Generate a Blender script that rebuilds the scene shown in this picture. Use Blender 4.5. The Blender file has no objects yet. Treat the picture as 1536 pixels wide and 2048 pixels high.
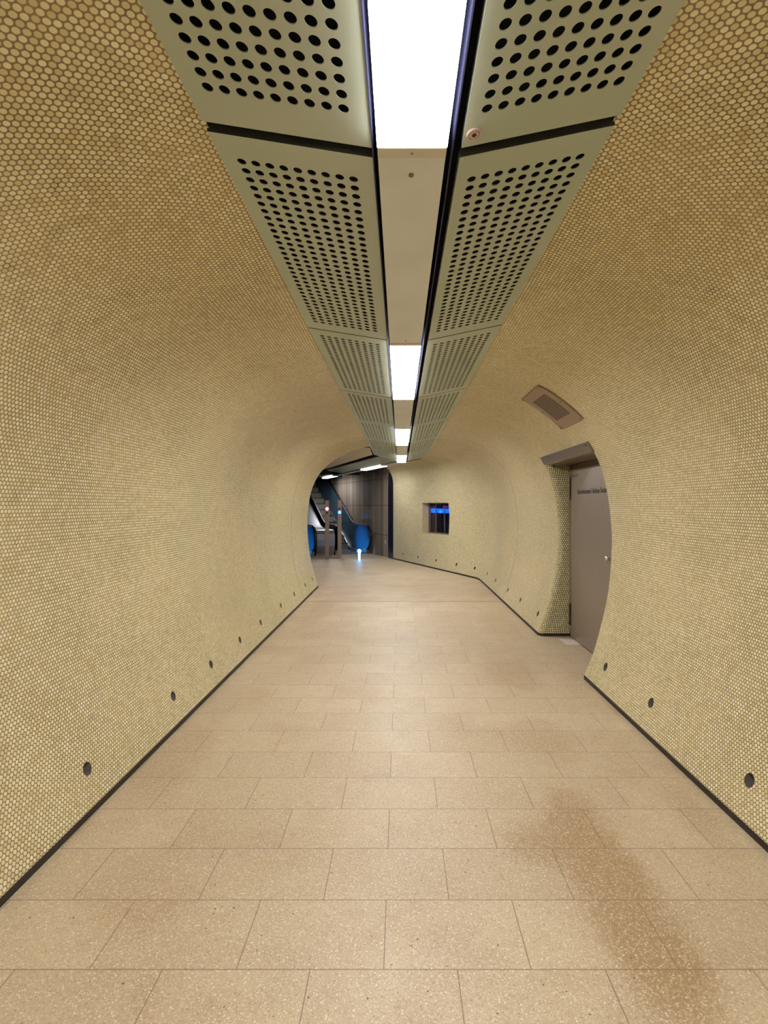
import bpy, math, random
from mathutils import Vector, Matrix
random.seed(4)
sc = bpy.context.scene
COL = sc.collection
H = 1.575          # eye height
F = 1005.0         # focal length in pixels of the 1536 px wide frame
R = math.radians

# ------------------------------------------------------------------ helpers
class MB:
    """collects verts / faces / per-vertex uv and links them as one mesh object"""
    def __init__(s):
        s.v, s.f, s.uv, s.mi = [], [], [], []
    def p(s, co, uv=(0, 0)):
        s.v.append(tuple(co)); s.uv.append(uv); return len(s.v) - 1
    def face(s, *i, m=0):
        s.f.append(tuple(i)); s.mi.append(m)
    def box(s, x0, x1, y0, y1, z0, z1, m=0, M=None):
        c = [(x, y, z) for x in (x0, x1) for y in (y0, y1) for z in (z0, z1)]
        if M is not None: c = [tuple(M @ Vector(q)) for q in c]
        a = [s.p(q, (q[1], q[2])) for q in c]
        for q in ((0,1,3,2),(4,6,7,5),(0,4,5,1),(2,3,7,6),(0,2,6,4),(1,5,7,3)):
            s.face(*[a[k] for k in q], m=m)
    def extrude(s, poly, fn0, fn1, m=0):
        """poly: 2D points; fn0/fn1 map a point to 3D for both caps"""
        a = [s.p(fn0(q), q) for q in poly]; b = [s.p(fn1(q), q) for q in poly]
        n = len(poly)
        for k in range(n): s.face(a[k], a[(k+1) % n], b[(k+1) % n], b[k], m=m)
        s.face(*a[::-1], m=m); s.face(*b, m=m)
    def cyl(s, p0, p1, r, n=16, r1=None, m=0, caps=True):
        p0, p1 = Vector(p0), Vector(p1); d = (p1 - p0).normalized()
        u = d.orthogonal().normalized(); w = d.cross(u); r1 = r if r1 is None else r1
        A, B = [], []
        for k in range(n):
            t = 2*math.pi*k/n; q = u*math.cos(t) + w*math.sin(t)
            A.append(s.p(p0 + q*r)); B.append(s.p(p1 + q*r1))
        for k in range(n): s.face(A[k], A[(k+1) % n], B[(k+1) % n], B[k], m=m)
        if caps: s.face(*A[::-1], m=m); s.face(*B, m=m)
    def sweep(s, path, sec, closed=False, m=0):
        """sweep a closed section (list of (a,b)) along a path in the local yz plane; a = lateral x, b = along the path normal"""
        rings = []
        n = len(path)
        for i, q in enumerate(path):
            a = Vector(path[max(i-1, 0)]); b = Vector(path[min(i+1, n-1)])
            t = (b - a).normalized(); nr = Vector((-t[1], t[0]))
            rings.append([s.p((u, q[0] + nr[0]*w, q[1] + nr[1]*w)) for u, w in sec])
        k = len(sec)
        for i in range(n-1):
            for j in range(k):
                s.face(rings[i][j], rings[i][(j+1) % k], rings[i+1][(j+1) % k], rings[i+1][j], m=m)
        s.face(*rings[0][::-1], m=m); s.face(*rings[-1], m=m)
    def build(s, name, mats, parent=None, smooth=False, loc=None, fix=True):
        me = bpy.data.meshes.new(name)
        me.from_pydata(s.v, [], s.f)
        uvl = me.uv_layers.new(name='UVMap')
        li = [0]*len(me.loops); me.loops.foreach_get('vertex_index', li)
        flat = []
        for i in li: flat += [s.uv[i][0], s.uv[i][1]]
        uvl.data.foreach_set('uv', flat)
        if not isinstance(mats, (list, tuple)): mats = [mats]
        for m in mats: me.materials.append(m)
        me.polygons.foreach_set('material_index', s.mi)
        if smooth: me.polygons.foreach_set('use_smooth', [True]*len(me.polygons))
        me.update()
        if fix:
            import bmesh
            bm = bmesh.new(); bm.from_mesh(me); bmesh.ops.recalc_face_normals(bm, faces=bm.faces); bm.to_mesh(me); bm.free()
        o = bpy.data.objects.new(name, me); COL.objects.link(o)
        if parent is not None: o.parent = parent
        if loc is not None: o.location = loc
        return o

def tag(o, label=None, cat=None, group=None, kind=None):
    if label: o['label'] = label
    if cat: o['category'] = cat
    if group: o['group'] = group
    if kind: o['kind'] = kind
    return o
def empty(name, loc=(0, 0, 0), rz=0):
    o = bpy.data.objects.new(name, None); COL.objects.link(o)
    o.location = loc; o.rotation_euler = (0, 0, rz); o.empty_display_size = .05
    return o
def copy_tree(o, parent=None):
    c = o.copy(); COL.objects.link(c)
    if parent is not None: c.parent = parent
    for ch in [x for x in bpy.data.objects if x.parent == o]: copy_tree(ch, c)
    return c
def bev(o, w=.003, seg=2):
    m = o.modifiers.new('bevel', 'BEVEL'); m.width = w; m.segments = seg; m.limit_method = 'ANGLE'; m.angle_limit = R(40)
    return o

# ------------------------------------------------------------------ materials
def mat(name, col, rough=.5, metal=0.0, spec=.5, em=None, es=0.0):
    m = bpy.data.materials.new(name); m.use_nodes = True
    b = m.node_tree.nodes['Principled BSDF']
    b.inputs['Base Color'].default_value = (*col, 1); b.inputs['Roughness'].default_value = rough
    b.inputs['Metallic'].default_value = metal; b.inputs['Specular IOR Level'].default_value = spec
    if em: b.inputs['Emission Color'].default_value = (*em, 1); b.inputs['Emission Strength'].default_value = es
    return m
class NT:
    def __init__(s, m): s.t = m.node_tree; s.b = s.t.nodes['Principled BSDF']
    def n(s, ty, **k):
        x = s.t.nodes.new(ty)
        for a, v in k.items(): setattr(x, a, v)
        return x
    def l(s, a, b): s.t.links.new(a, b)
    def put(s, sock, v):
        if hasattr(v, 'is_output'): s.l(v, sock)
        else: sock.default_value = v
    def math(s, op, a, b=0.0, c=None, clamp=False):
        x = s.n('ShaderNodeMath', operation=op); x.use_clamp = clamp
        s.put(x.inputs[0], a); s.put(x.inputs[1], b)
        if c is not None: s.put(x.inputs[2], c)
        return x.outputs[0]
    def vm(s, op, a, b=(0, 0, 0)):
        x = s.n('ShaderNodeVectorMath', operation=op); s.put(x.inputs[0], a)
        if op not in ('FLOOR', 'LENGTH', 'FRACTION'): s.put(x.inputs[1], b)
        return x.outputs['Value'] if op == 'LENGTH' else x.outputs[0]
    def ramp(s, v, stops):
        x = s.n('ShaderNodeValToRGB'); s.put(x.inputs[0], v)
        e = x.color_ramp.elements
        while len(e) < len(stops): e.new(.5)
        for q, (p, c) in zip(e, stops): q.position = p; q.color = (*c, 1) if len(c) == 3 else c
        return x.outputs[0]
    def mix(s, f, a, b, mode='MIX'):
        x = s.n('ShaderNodeMix', data_type='RGBA', blend_type=mode)
        s.put(x.inputs[0], f)
        for k, v in ((6, a), (7, b)):
            if isinstance(v, tuple): v = (*v, 1) if len(v) == 3 else v
            s.put(x.inputs[k], v)
        return x.outputs[2]
    def sm(s, v, a, b):
        x = s.n('ShaderNodeMapRange', interpolation_type='SMOOTHSTEP'); s.put(x.inputs[0], v)
        x.inputs[1].default_value = a; x.inputs[2].default_value = b
        return x.outputs[0]
    def noise(s, vec, scale, detail=3.0, rough=.5):
        x = s.n('ShaderNodeTexNoise'); s.put(x.inputs['Vector'], vec)
        x.inputs['Scale'].default_value = scale; x.inputs['Detail'].default_value = detail; x.inputs['Roughness'].default_value = rough
        return x.outputs['Fac']
    def vor(s, vec, scale):
        x = s.n('ShaderNodeTexVoronoi'); s.put(x.inputs['Vector'], vec); x.inputs['Scale'].default_value = scale
        return x.outputs['Distance'], x.outputs['Color']
    def bump(s, h, strength, dist):
        x = s.n('ShaderNodeBump'); x.inputs['Strength'].default_value = strength; x.inputs['Distance'].default_value = dist
        s.put(x.inputs['Height'], h); s.l(x.outputs[0], s.b.inputs['Normal'])

def mosaic(name, grout, dots, pitch=.0207):
    """round-button mosaic set in staggered rows, mapped in metres along the wall surface"""
    m = mat(name, (.5, .4, .2), .38); T = NT(m)
    uv = T.n('ShaderNodeUVMap', uv_map='UVMap').outputs[0]
    V = T.vm('MULTIPLY', uv, (1/pitch, 1/(pitch*1.7320508), 0))
    A = T.vm('FLOOR', T.vm('ADD', V, (.5, .5, 0)))
    Bc = T.vm('ADD', T.vm('FLOOR', V), (.5, .5, 0))
    dA = T.vm('LENGTH', T.vm('MULTIPLY', T.vm('SUBTRACT', V, A), (1, 1.7320508, 0)))
    dB = T.vm('LENGTH', T.vm('MULTIPLY', T.vm('SUBTRACT', V, Bc), (1, 1.7320508, 0)))
    d = T.math('MINIMUM', dA, dB); isA = T.math('LESS_THAN', dA, dB)
    mx = T.n('ShaderNodeMix', data_type='VECTOR'); T.l(isA, mx.inputs[0]); T.l(Bc, mx.inputs[4]); T.l(A, mx.inputs[5])
    wn = T.n('ShaderNodeTexWhiteNoise', noise_dimensions='2D'); T.l(mx.outputs[1], wn.inputs['Vector'])
    mask = T.math('SUBTRACT', 1.0, T.sm(d, .355, .45))
    dirt = T.noise(uv, 1.3, 3, .6); fine = T.noise(uv, 9, 3, .6)
    dc = T.ramp(wn.outputs['Value'], [(0, dots[0]), (.35, dots[1]), (.75, dots[2]), (1, dots[3])])
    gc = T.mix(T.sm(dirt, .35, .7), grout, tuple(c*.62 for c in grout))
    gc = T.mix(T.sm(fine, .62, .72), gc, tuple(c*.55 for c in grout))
    dc = T.mix(T.math('MULTIPLY', T.sm(fine, .45, .75), .35), dc, tuple(c*.72 for c in dots[1]))
    T.l(T.mix(mask, gc, dc), T.b.inputs['Base Color'])
    T.l(T.math('SUBTRACT', .62, T.math('MULTIPLY', mask, .26)), T.b.inputs['Roughness'])
    T.bump(T.math('SUBTRACT', 1.0, T.sm(d, .25, .5)), .35, .0015)
    return m
DOTS = [(.62, .53, .27), (.73, .66, .37), (.79, .73, .45), (.86, .81, .58)]
M = {}
M['mosaic'] = mosaic('wall_mosaic', (.36, .25, .145), DOTS)
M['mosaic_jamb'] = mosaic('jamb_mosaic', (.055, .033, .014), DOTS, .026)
M['groove'] = mat('groove', (.07, .045, .025), .8)
M['base'] = mat('baseboard', (.028, .018, .014), .6)
M['dark'] = mat('dark_void', (.012, .012, .02), .8)
M['flare_blue'] = mat('channel_flare_blue', (.012, .014, .05), .45)  # dark channel, tinted with the blue of the lens flare
M['panel'] = mat('panel_paint', (.48, .50, .375), .42)
M['end_fold'] = mat('panel_end_fold', (.05, .055, .05), .6)  # dark grey for the folded panel ends
M['cover'] = mat('cover_plate', (.60, .53, .45), .45)
M['lamp'] = mat('lamp_diffuser', (.9, .9, .9), .4, em=(.97, .975, 1.0), es=14.0)
M['lamp_side'] = mat('lamp_diffuser_side', (.9, .9, .9), .4, em=(1.0, .965, .93), es=3.0)
M['lamp2'] = mat('lamp_diffuser_far', (.9, .9, .9), .4, em=(.97, .975, 1.0), es=8.0)
M['endcap'] = mat('lamp_end', (.62, .58, .50), .5)
M['steel'] = mat('brushed_steel', (.27, .215, .17), .36, .85)
M['vent'] = mat('vent_bronze', (.33, .24, .17), .42, .6)
M['black'] = mat('black_rubber', (.008, .008, .009), .35)
M['chrome'] = mat('chrome', (.75, .75, .75), .12, 1.0)
M['ink'] = mat('lettering_ink', (.03, .02, .03), .6)
M['ink_faded'] = mat('lettering_ink_faded', (.13, .11, .09), .6)
M['pipe'] = mat('pipe_grey', (.18, .15, .14), .6)
M['badge'] = mat('badge_pink', (.62, .45, .42), .5)
M['stain'] = mat('rust_stain', (.20, .19, .17), .7)
M['floor_patch'] = mat('pale_floor_patch', (.68, .60, .52), .5)
M['bal'] = mat('balustrade_panel', (.07, .17, .28), .28, .6)
M['tread'] = mat('step_metal', (.30, .265, .23), .5, .2)
M['edge'] = mat('bright_trim', (.75, .74, .66), .25, .8)
M['deck'] = mat('deck_steel', (.24, .235, .25), .38, .85)
M['post'] = mat('post_steel', (.24, .175, .145), .45, .5)
M['frame_in'] = mat('window_frame', (.20, .15, .13), .4, .3)
M['blue_em'] = mat('blue_signal', (.0, .1, .8), .3, em=(.01, .14, 1.0), es=8)
M['red_em'] = mat('red_signal', (.8, .1, .3), .3, em=(1.0, .22, .36), es=6)
M['cyan_em'] = mat('cyan_marker', (.2, .6, 1), .3, em=(.06, .40, 1.0), es=8)
M['cyan_soft'] = mat('cyan_marker_column', (.5, .8, 1), .3, em=(.2, .6, 1.0), es=1.8)
M['blue_reflection'] = mat('blue_reflection', (.0, .05, .8), .3, em=(.0, .09, 1.0), es=1.0)  # emission stands in for a blue reflection in the window glass
M['magenta_reflection'] = mat('magenta_reflection', (.3, .02, .2), .3, em=(.45, .03, .22), es=.16)  # emission stands in for a magenta reflection in the same glass
M['portal'] = mat('portal_steel', (.10, .10, .15), .22, .9)
M['white'] = mat('white_plastic', (.75, .75, .75), .4)
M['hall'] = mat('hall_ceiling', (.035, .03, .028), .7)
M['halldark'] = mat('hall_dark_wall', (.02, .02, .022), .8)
M['plaster'] = mat('plain_back_wall', (.45, .36, .2), .6)
# soft mottling on painted ceiling panels
T = NT(M['panel']); pos = T.n('ShaderNodeNewGeometry').outputs['Position']
T.l(T.mix(T.sm(T.noise(pos, 2.2, 4), .35, .7), (.43, .49, .405), (.475, .52, .455)), T.b.inputs['Base Color'])
T = NT(M['cover']); pos = T.n('ShaderNodeNewGeometry').outputs['Position']
T.l(T.mix(T.sm(T.noise(pos, 3.0, 4), .35, .7), (.66, .68, .68), (.71, .73, .74)), T.b.inputs['Base Color'])
# door paint: grey brown with vertical scuffs
M['door'] = mat('door_paint', (.2, .17, .14), .42, .35)
T = NT(M['door']); tc = T.n('ShaderNodeTexCoord').outputs['Object']
sc1 = T.noise(T.vm('MULTIPLY', tc, (1, 9, 1.6)), 1.6, 4)
T.l(T.mix(T.sm(sc1, .64, .80), (.285, .235, .185), (.19, .155, .115)), T.b.inputs['Base Color'])
# board-marked concrete
M['concrete'] = mat('board_concrete', (.2, .17, .14), .75)
T = NT(M['concrete']); uv = T.n('ShaderNodeUVMap', uv_map='UVMap').outputs[0]
bx = T.vm('MULTIPLY', uv, (1/.21, .01, 0)); fl = T.vm('FLOOR', bx)
wn = T.n('ShaderNodeTexWhiteNoise', noise_dimensions='2D'); T.l(fl, wn.inputs['Vector'])
sx = T.n('ShaderNodeSeparateXYZ'); T.l(bx, sx.inputs[0])
fr = T.math('FRACT', sx.outputs[0]); edge = T.math('MINIMUM', fr, T.math('SUBTRACT', 1.0, fr))
streak = T.noise(T.vm('MULTIPLY', uv, (14, .9, 1)), 1.0, 4)
c = T.ramp(T.math('ADD', T.math('MULTIPLY', wn.outputs['Value'], .45), T.math('MULTIPLY', streak, .6)), [(.15, (.15, .12, .092)), (.8, (.40, .315, .235))])
c = T.mix(T.math('SUBTRACT', 1.0, T.sm(edge, .0, .05)), c, (.06, .05, .045))
T.l(c, T.b.inputs['Base Color'])
# window glass
M['glass'] = bpy.data.materials.new('window_glass'); M['glass'].use_nodes = True
t = M['glass'].node_tree; t.nodes.clear()
o_ = t.nodes.new('ShaderNodeOutputMaterial'); mx = t.nodes.new('ShaderNodeMixShader'); gl = t.nodes.new('ShaderNodeBsdfGlossy'); tr = t.nodes.new('ShaderNodeBsdfTransparent')
gl.inputs['Roughness'].default_value = .05; tr.inputs['Color'].default_value = (.85, .85, .9, 1); mx.inputs[0].default_value = .10
t.links.new(tr.outputs[0], mx.inputs[1]); t.links.new(gl.outputs[0], mx.inputs[2]); t.links.new(mx.outputs[0], o_.inputs[0])

ANG = R(26.0)                                       # direction of the second leg, turned to the left
def terrazzo(name, rot):
    m = mat(name, (.5, .4, .3), .42); T = NT(m)
    g = T.n('ShaderNodeNewGeometry').outputs['Position']
    P = g
    if rot:
        x = T.n('ShaderNodeVectorRotate', rotation_type='Z_AXIS'); T.l(g, x.inputs['Vector']); x.inputs['Angle'].default_value = -rot; P = x.outputs[0]
    s = T.n('ShaderNodeSeparateXYZ'); T.l(P, s.inputs[0])
    yy = T.math('DIVIDE', T.math('SUBTRACT', s.outputs[1], 1.704), .3)
    row = T.math('FLOOR', yy); fy = T.math('SUBTRACT', yy, row)
    odd = T.math('MODULO', T.math('ADD', T.math('ABSOLUTE', T.math('ADD', row, 100.0)), 1.0), 2.0)
    xx = T.math('ADD', T.math('DIVIDE', T.math('SUBTRACT', s.outputs[0], .195), .5), T.math('MULTIPLY', odd, .5))
    cx = T.math('FLOOR', xx); fx = T.math('SUBTRACT', xx, cx)
    ex = T.math('MULTIPLY', T.math('MINIMUM', fx, T.math('SUBTRACT', 1.0, fx)), .5)
    ey = T.math('MULTIPLY', T.math('MINIMUM', fy, T.math('SUBTRACT', 1.0, fy)), .3)
    e = T.math('MINIMUM', ex, ey)
    joint = T.math('SUBTRACT', 1.0, T.sm(e, .0012, .0026))
    cv = T.n('ShaderNodeCombineXYZ'); T.l(cx, cv.inputs[0]); T.l(row, cv.inputs[1])
    wn = T.n('ShaderNodeTexWhiteNoise', noise_dimensions='2D'); T.l(cv.outputs[0], wn.inputs['Vector'])
    base = T.mix(wn.outputs['Value'], (.49, .38, .24), (.56, .445, .288))
    cloud = T.noise(g, 1.6, 3, .6)
    base = T.mix(T.math('MULTIPLY', T.sm(cloud, .46, .70), .65), base, (.42, .30, .18))
    base = T.mix(T.math('MULTIPLY', T.sm(T.noise(g, 11, 2, .6), .45, .70), .4), base, (.46, .34, .22))
    # brown wear stains lying on the floor, each with its own place and outline
    wob = T.math('MULTIPLY', T.math('SUBTRACT', T.noise(g, 3.2, 3, .6), .5), 1.5)
    for (ax, ay, rx, ry, k) in ((.88, 2.05, .20, .80, 1.0), (.80, 2.35, .28, .25, .85), (1.02, 4.75, .33, .62, .55), (1.5, 2.55, .10, .3, .45), (-1.38, 3.1, .17, .6, .4),
                                (.95, 3.4, .25, .35, .45), (-1.22, 7.3, .2, 1.3, .4), (1.30, 6.6, .28, .9, .35), (-.55, 2.3, .25, .18, .25), (.1, 2.0, .2, .3, .2), (-1.0, 2.0, .25, .2, .3), (-.9,9.3,.35,.7,.3)):
        q = T.vm('MULTIPLY', T.vm('SUBTRACT', g, (ax, ay, 0)), (1/rx, 1/ry, 0))
        dd = T.math('ADD', T.vm('LENGTH', q), wob)
        base = T.mix(T.math('MULTIPLY', T.math('SUBTRACT', 1.0, T.sm(dd, .45, 1.2)), k), base, (.37, .245, .125))
    d1, c1 = T.vor(g, 120); s1 = T.n('ShaderNodeSeparateColor'); T.l(c1, s1.inputs[0])
    chip = T.math('MULTIPLY', T.math('GREATER_THAN', s1.outputs[0], .72), T.math('SUBTRACT', 1.0, T.sm(d1, .30, .42)))
    base = T.mix(T.math('MULTIPLY', chip, T.math('MULTIPLY', s1.outputs[1], .95)), base, (.82, .74, .60))
    chip2 = T.math('MULTIPLY', T.math('LESS_THAN', s1.outputs[0], .16), T.math('SUBTRACT', 1.0, T.sm(d1, .25, .40)))
    base = T.mix(T.math('MULTIPLY', chip2, .6), base, (.28, .18, .10))
    d3, c3 = T.vor(g, 210); s3 = T.n('ShaderNodeSeparateColor'); T.l(c3, s3.inputs[0])
    base = T.mix(T.math('MULTIPLY', T.sm(s3.outputs[0], .55, 1.0), .45), base, (.76, .66, .50))
    base = T.mix(T.math('MULTIPLY', T.sm(s3.outputs[1], .7, 1.0), .35), base, (.30, .21, .12))
    d2, c2 = T.vor(T.vm('ADD', g, (3.1, 1.7, 0)), 42); s2 = T.n('ShaderNodeSeparateColor'); T.l(c2, s2.inputs[0])
    pit = T.math('MULTIPLY', T.math('GREATER_THAN', s2.outputs[0], .86), T.math('LESS_THAN', T.math('ADD', d2, T.math('MULTIPLY', T.noise(g, 160, 0), .18)), T.math('ADD', .12, T.math('MULTIPLY', s2.outputs[1], .13))))
    base = T.mix(T.math('MULTIPLY', pit, .85), base, (.06, .035, .03))
    base = T.mix(T.math('MULTIPLY', joint, .85), base, (.23, .145, .10))
    T.l(base, T.b.inputs['Base Color'])
    T.l(T.math('ADD', .40, T.math('MULTIPLY', T.noise(g, 5, 1), .16)), T.b.inputs['Roughness'])
    T.bump(joint, -.3, .002)
    return m
M['floor'] = terrazzo('terrazzo_tiles', 0)
M['floor2'] = terrazzo('terrazzo_tiles_turned', ANG)

# ------------------------------------------------------------------ profiles of the vault
PR = [(1.668, .03), (1.700, .11), (1.754, .245), (1.844, .58), (1.893, .84), (1.914, 1.126), (1.918, 1.30), (1.90, 1.52), (1.869, 1.722), (1.81, 1.94),
      (1.705, 2.146), (1.571, 2.317), (1.42, 2.452), (1.232, 2.579), (1.028, 2.655), (.79, 2.698), (.630, 2.712)]
PL = [(1.566, .03), (1.595, .11), (1.636, .245), (1.715, .56), (1.760, .90), (1.775, 1.20), (1.765, 1.445), (1.72, 1.76), (1.64, 2.0), (1.51, 2.21), (1.32, 2.39), (1.13, 2.51),
      (.94, 2.60), (.75, 2.660), (.566, 2.694)]
def densify(pts, n, breaks):
    out = []
    P = [Vector(p) for p in pts]
    for i in range(len(P)-1):
        a = P[max(i-1, 0)]; b = P[i]; c = P[i+1]; d = P[min(i+2, len(P)-1)]
        for k in range(n):
            t = k/n
            out.append(.5*((2*b) + (c-a)*t + (2*a-5*b+4*c-d)*t*t + (3*b-a-3*c+d)*t**3))
    out.append(P[-1])
    for z in breaks:
        for i in range(len(out)-1):
            if out[i][1] < z <= out[i+1][1]:
                q = out[i].lerp(out[i+1], (z-out[i][1])/(out[i+1][1]-out[i][1]))
                if abs(q[1]-out[i][1]) < .012 and i > 0: out[i] = q
                elif abs(q[1]-out[i+1][1]) < .012: out[i+1] = q
                else: out.insert(i+1, q)
                break
    return out
ZB = (.145, .265, .84, 1.63, 2.14)
QR = densify(PR, 4, ZB); QL = densify(PL, 4, (.145, .265))
QR = [q for q in QR if not .1451 < q[1] < .2649]; QL = [q for q in QL if not .1451 < q[1] < .2649]
def kz(Q, z): return min(range(len(Q)), key=lambda i: abs(Q[i][1]-z))
def arclen(pts):
    s = [0.0]
    for a, b in zip(pts, pts[1:]): s.append(s[-1] + (Vector(b)-Vector(a)).length)
    return s

def ring_cell(mb, cor, uvc, rad=.55, n=20, m=0):
    """quad cell with a round hole: cor/uvc = 4 corners (00,10,11,01). Returns the ring points."""
    cor = [Vector(c) for c in cor]
    ci = [mb.p(c, u) for c, u in zip(cor, uvc)]
    def bil(u, v, c): 
        return c[0]*((1-u)*(1-v)) + c[1]*(u*(1-v)) + c[2]*(u*v) + c[3]*((1-u)*v)
    U = [Vector(u) for u in uvc]; ring = []; pts = []
    for k in range(n):
        t = math.pi*1.25 + 2*math.pi*(k+.5 if False else k)/n + math.pi*(-.25) 
        u, v = .5+.5*rad*math.cos(t), .5+.5*rad*math.sin(t)
        q = bil(u, v, cor); pts.append(q); ring.append(mb.p(q, tuple(bil(u, v, U))))
    q4 = n//4     # k=0 at angle 180 deg -> quadrant 0 covers corner 00
    for k in range(n):
        c = ci[k//q4]; mb.face(ring[k], c, ring[(k+1) % n], m=m)
    for q in range(4):
        mb.face(ring[q*q4], ci[q-1], ci[q], m=m)
    return ring, pts

def wall_mesh(name, stations, nk, P, skip, holes, grooves, mats):
    """stations: list of (path length); P(i,k) -> 3D point"""
    mb = MB(); idx = {}; uvs = {}
    arcs = []
    for i in range(len(stations)):
        arcs.append(arclen([P(i, k) for k in range(nk)]))
    def vid(i, k):
        if (i, k) not in idx: idx[(i, k)] = mb.p(P(i, k), (stations[i], arcs[i][k]))
        return idx[(i, k)]
    rings = []
    for i in range(len(stations)-1):
        for k in range(nk-1):
            if skip(i, k): continue
            if (i, k) in holes:
                cor = [P(i, k), P(i+1, k), P(i+1, k+1), P(i, k+1)]
                uvc = [(stations[a], arcs[a][b]) for a, b in ((i, k), (i+1, k), (i+1, k+1), (i, k+1))]
                rings.append(ring_cell(mb, cor, uvc)[1]); continue
            mb.face(vid(i, k), vid(i+1, k), vid(i+1, k+1), vid(i, k+1), m=1 if i in grooves else 0)
    return mb, rings

def stations_from(breaks, y0, y1, step):
    s = sorted(set([y0, y1] + [b for b in breaks if y0 < b < y1])); out = [s[0]]
    for a, b in zip(s, s[1:]):
        n = max(1, math.ceil((b-a)/step))
        out += [a + (b-a)*j/n for j in range(1, n+1)]
    return out

# ---- left wall
HL = [-.4, .5, 1.55, 2.61, 3.60, 4.32, 5.10, 5.86, 6.85, 7.72, 8.60, 9.30]
brk = [h+d for h in HL for d in (-.06, .06)] + [8.196, 8.207]
YE = 9.62
SL = stations_from(brk, -5.0, YE, .8)
nLst = len(SL)
flare = []
for j in range(1, 7):
    a = math.pi/2*j/6; flare.append((YE + .13*math.sin(a), .13*(1-math.cos(a))))
flare.append((YE+.14, None))
NLn = []
for k in range(len(QL)):
    a = QL[max(k-1, 0)]; b = QL[min(k+1, len(QL)-1)]; t = (b-a).normalized()
    NLn.append(Vector((t[1], -t[0])))       # outward (x outward, z)
NLn = [Vector((n[0], n[1]*(-1))) if False else n for n in NLn]
def PLf(i, k):
    q = QL[k]
    if i < nLst: return Vector((-q[0], SL[i], q[1]))
    y, w = flare[i-nLst]; n = NLn[k]
    if w is None: w = .13 + 2.2*max(0, n[0])**1.5 + .12
    return Vector((-(q[0]+n[0]*w), y, min(max(q[1]+n[1]*w, .03), max(q[1], 2.69)) if k else q[1]))
stL = SL + [YE + .034*(j+1) for j in range(6)] + [YE + 2.4]
khL = kz(QL, .145)
hL = set()
for h in HL:
    for i in range(nLst-1):
        if abs(SL[i]-(h-.06)) < 1e-6: hL.add((i, khL))
gL = {i for i in range(nLst-1) if abs(SL[i]-8.196) < 1e-6}
mb, ringsL = wall_mesh('wall_left', stL, len(QL), PLf, lambda i, k: False, hL, gL, None)
wl = mb.build('wall_left', [M['mosaic'], M['groove']], smooth=True, fix=False)
tag(wl, kind='structure')

# ---- right wall (straight leg, alcove opening, bend, angled leg with window)
dv = Vector((-math.sin(R(25)), math.cos(R(25)))); nv = Vector((math.cos(R(25)), math.sin(R(25))))
B0 = Vector((1.607, 10.77)); LEN = 4.27
HR = [-.4, .5, 1.5, 2.50, 3.48, 4.25, 6.33, 7.25, 8.10, 9.15, 10.02]
HA = [.06+.06, .87, 1.80, 2.72, 3.61]
AY0, AY1 = 4.55, 6.03
RF = .06
brk = [h+d for h in HR for d in (-.06, .06)] + [8.196, 8.207, AY0, AY1+RF]
SR = stations_from(brk, -5.0, 10.2, .8)
rail = [(Vector((1.668, y)), Vector((.630, y)), Vector((1, 0)), 0.0, y) for y in SR]
# bend
for (bx_, by_, cx_, cy_, an, L) in ((1.668, 10.38, .630, 10.5, 0, 10.38), (1.662, 10.52, .630, 10.85, 4, 10.52), (1.646, 10.63, .630, 11.2, 9, 10.64), (1.625, 10.71, .630, 11.5, 15, 10.72)):
    rail.append((Vector((bx_, by_)), Vector((cx_, cy_)), Vector((math.cos(R(an)), math.sin(R(an)))), 0.0, L))
C0 = Vector((.62, 11.82)); CE = Vector((-.50, 14.50))
WT0, WT1 = 1.42, 2.60
brkA = [h+d for h in HA for d in (-.06, .06)] + [WT0, WT1]
SA = stations_from(brkA, 0.0, LEN, .35)
nR0 = len(rail)
for tt in SA:
    u = tt/LEN
    an = R(20 + 5*min(1, tt/.3))
    s = min(1, max(0, (u-.12)/.80)); s = s*s*(3-2*s)
    rail.append((B0 + dv*tt, C0.lerp(CE, u), Vector((math.cos(an), math.sin(an))), s, 10.82 + tt))
WMAX = 1.918-1.668
KM = kz(QR, 1.30); K175 = kz(QR, 1.75)
arcR = arclen(QR)
def PRf(i, k):
    B, C, N, s, L = rail[i]; q = QR[k]
    if k <= KM: w0, c0 = q[0]-1.668, 0.0
    else: w0, c0 = WMAX, (1.918-q[0])/(1.918-.630)
    z0 = q[1]
    if k <= K175: c1, z1 = 0.0, z0
    else:
        t = (arcR[k]-arcR[K175])/(arcR[-1]-arcR[K175])
        if t < .42: c1, z1 = 0.0, QR[K175][1] + (2.16-QR[K175][1])*t/.42
        else:
            a = (t-.42)/.58*math.pi/2; c1, z1 = 1-math.cos(a), 2.16 + .52*math.sin(a)
    w = w0*(1-s) + .0*s; c = c0*(1-s)+c1*s; z = z0*(1-s)+z1*s
    p = (B + N*w).lerp(C, c)
    return Vector((p[0], p[1], z))
stR = [r[4] for r in rail]
khR = kz(QR, .145); kA = kz(QR, 2.14); kW0 = kz(QR, .84); kW1 = kz(QR, 1.63)
def near(a, b): return abs(a-b) < 1e-6
hR = set()
for i, r in enumerate(rail[:-1]):
    if i < len(SR)-1 and any(near(SR[i], h-.06) for h in HR): hR.add((i, khR))
    if i >= nR0 and any(near(SA[i-nR0], h-.06) for h in HA): hR.add((i, khR))
gR = {i for i in range(len(SR)-1) if near(SR[i], 8.196)}
iA0 = [i for i in range(len(SR)) if near(SR[i], AY0)][0]; iA1 = [i for i in range(len(SR)) if near(SR[i], AY1+RF)][0]
iW0 = nR0 + [i for i in range(len(SA)) if near(SA[i], WT0)][0]; iW1 = nR0 + [i for i in range(len(SA)) if near(SA[i], WT1)][0]
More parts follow.
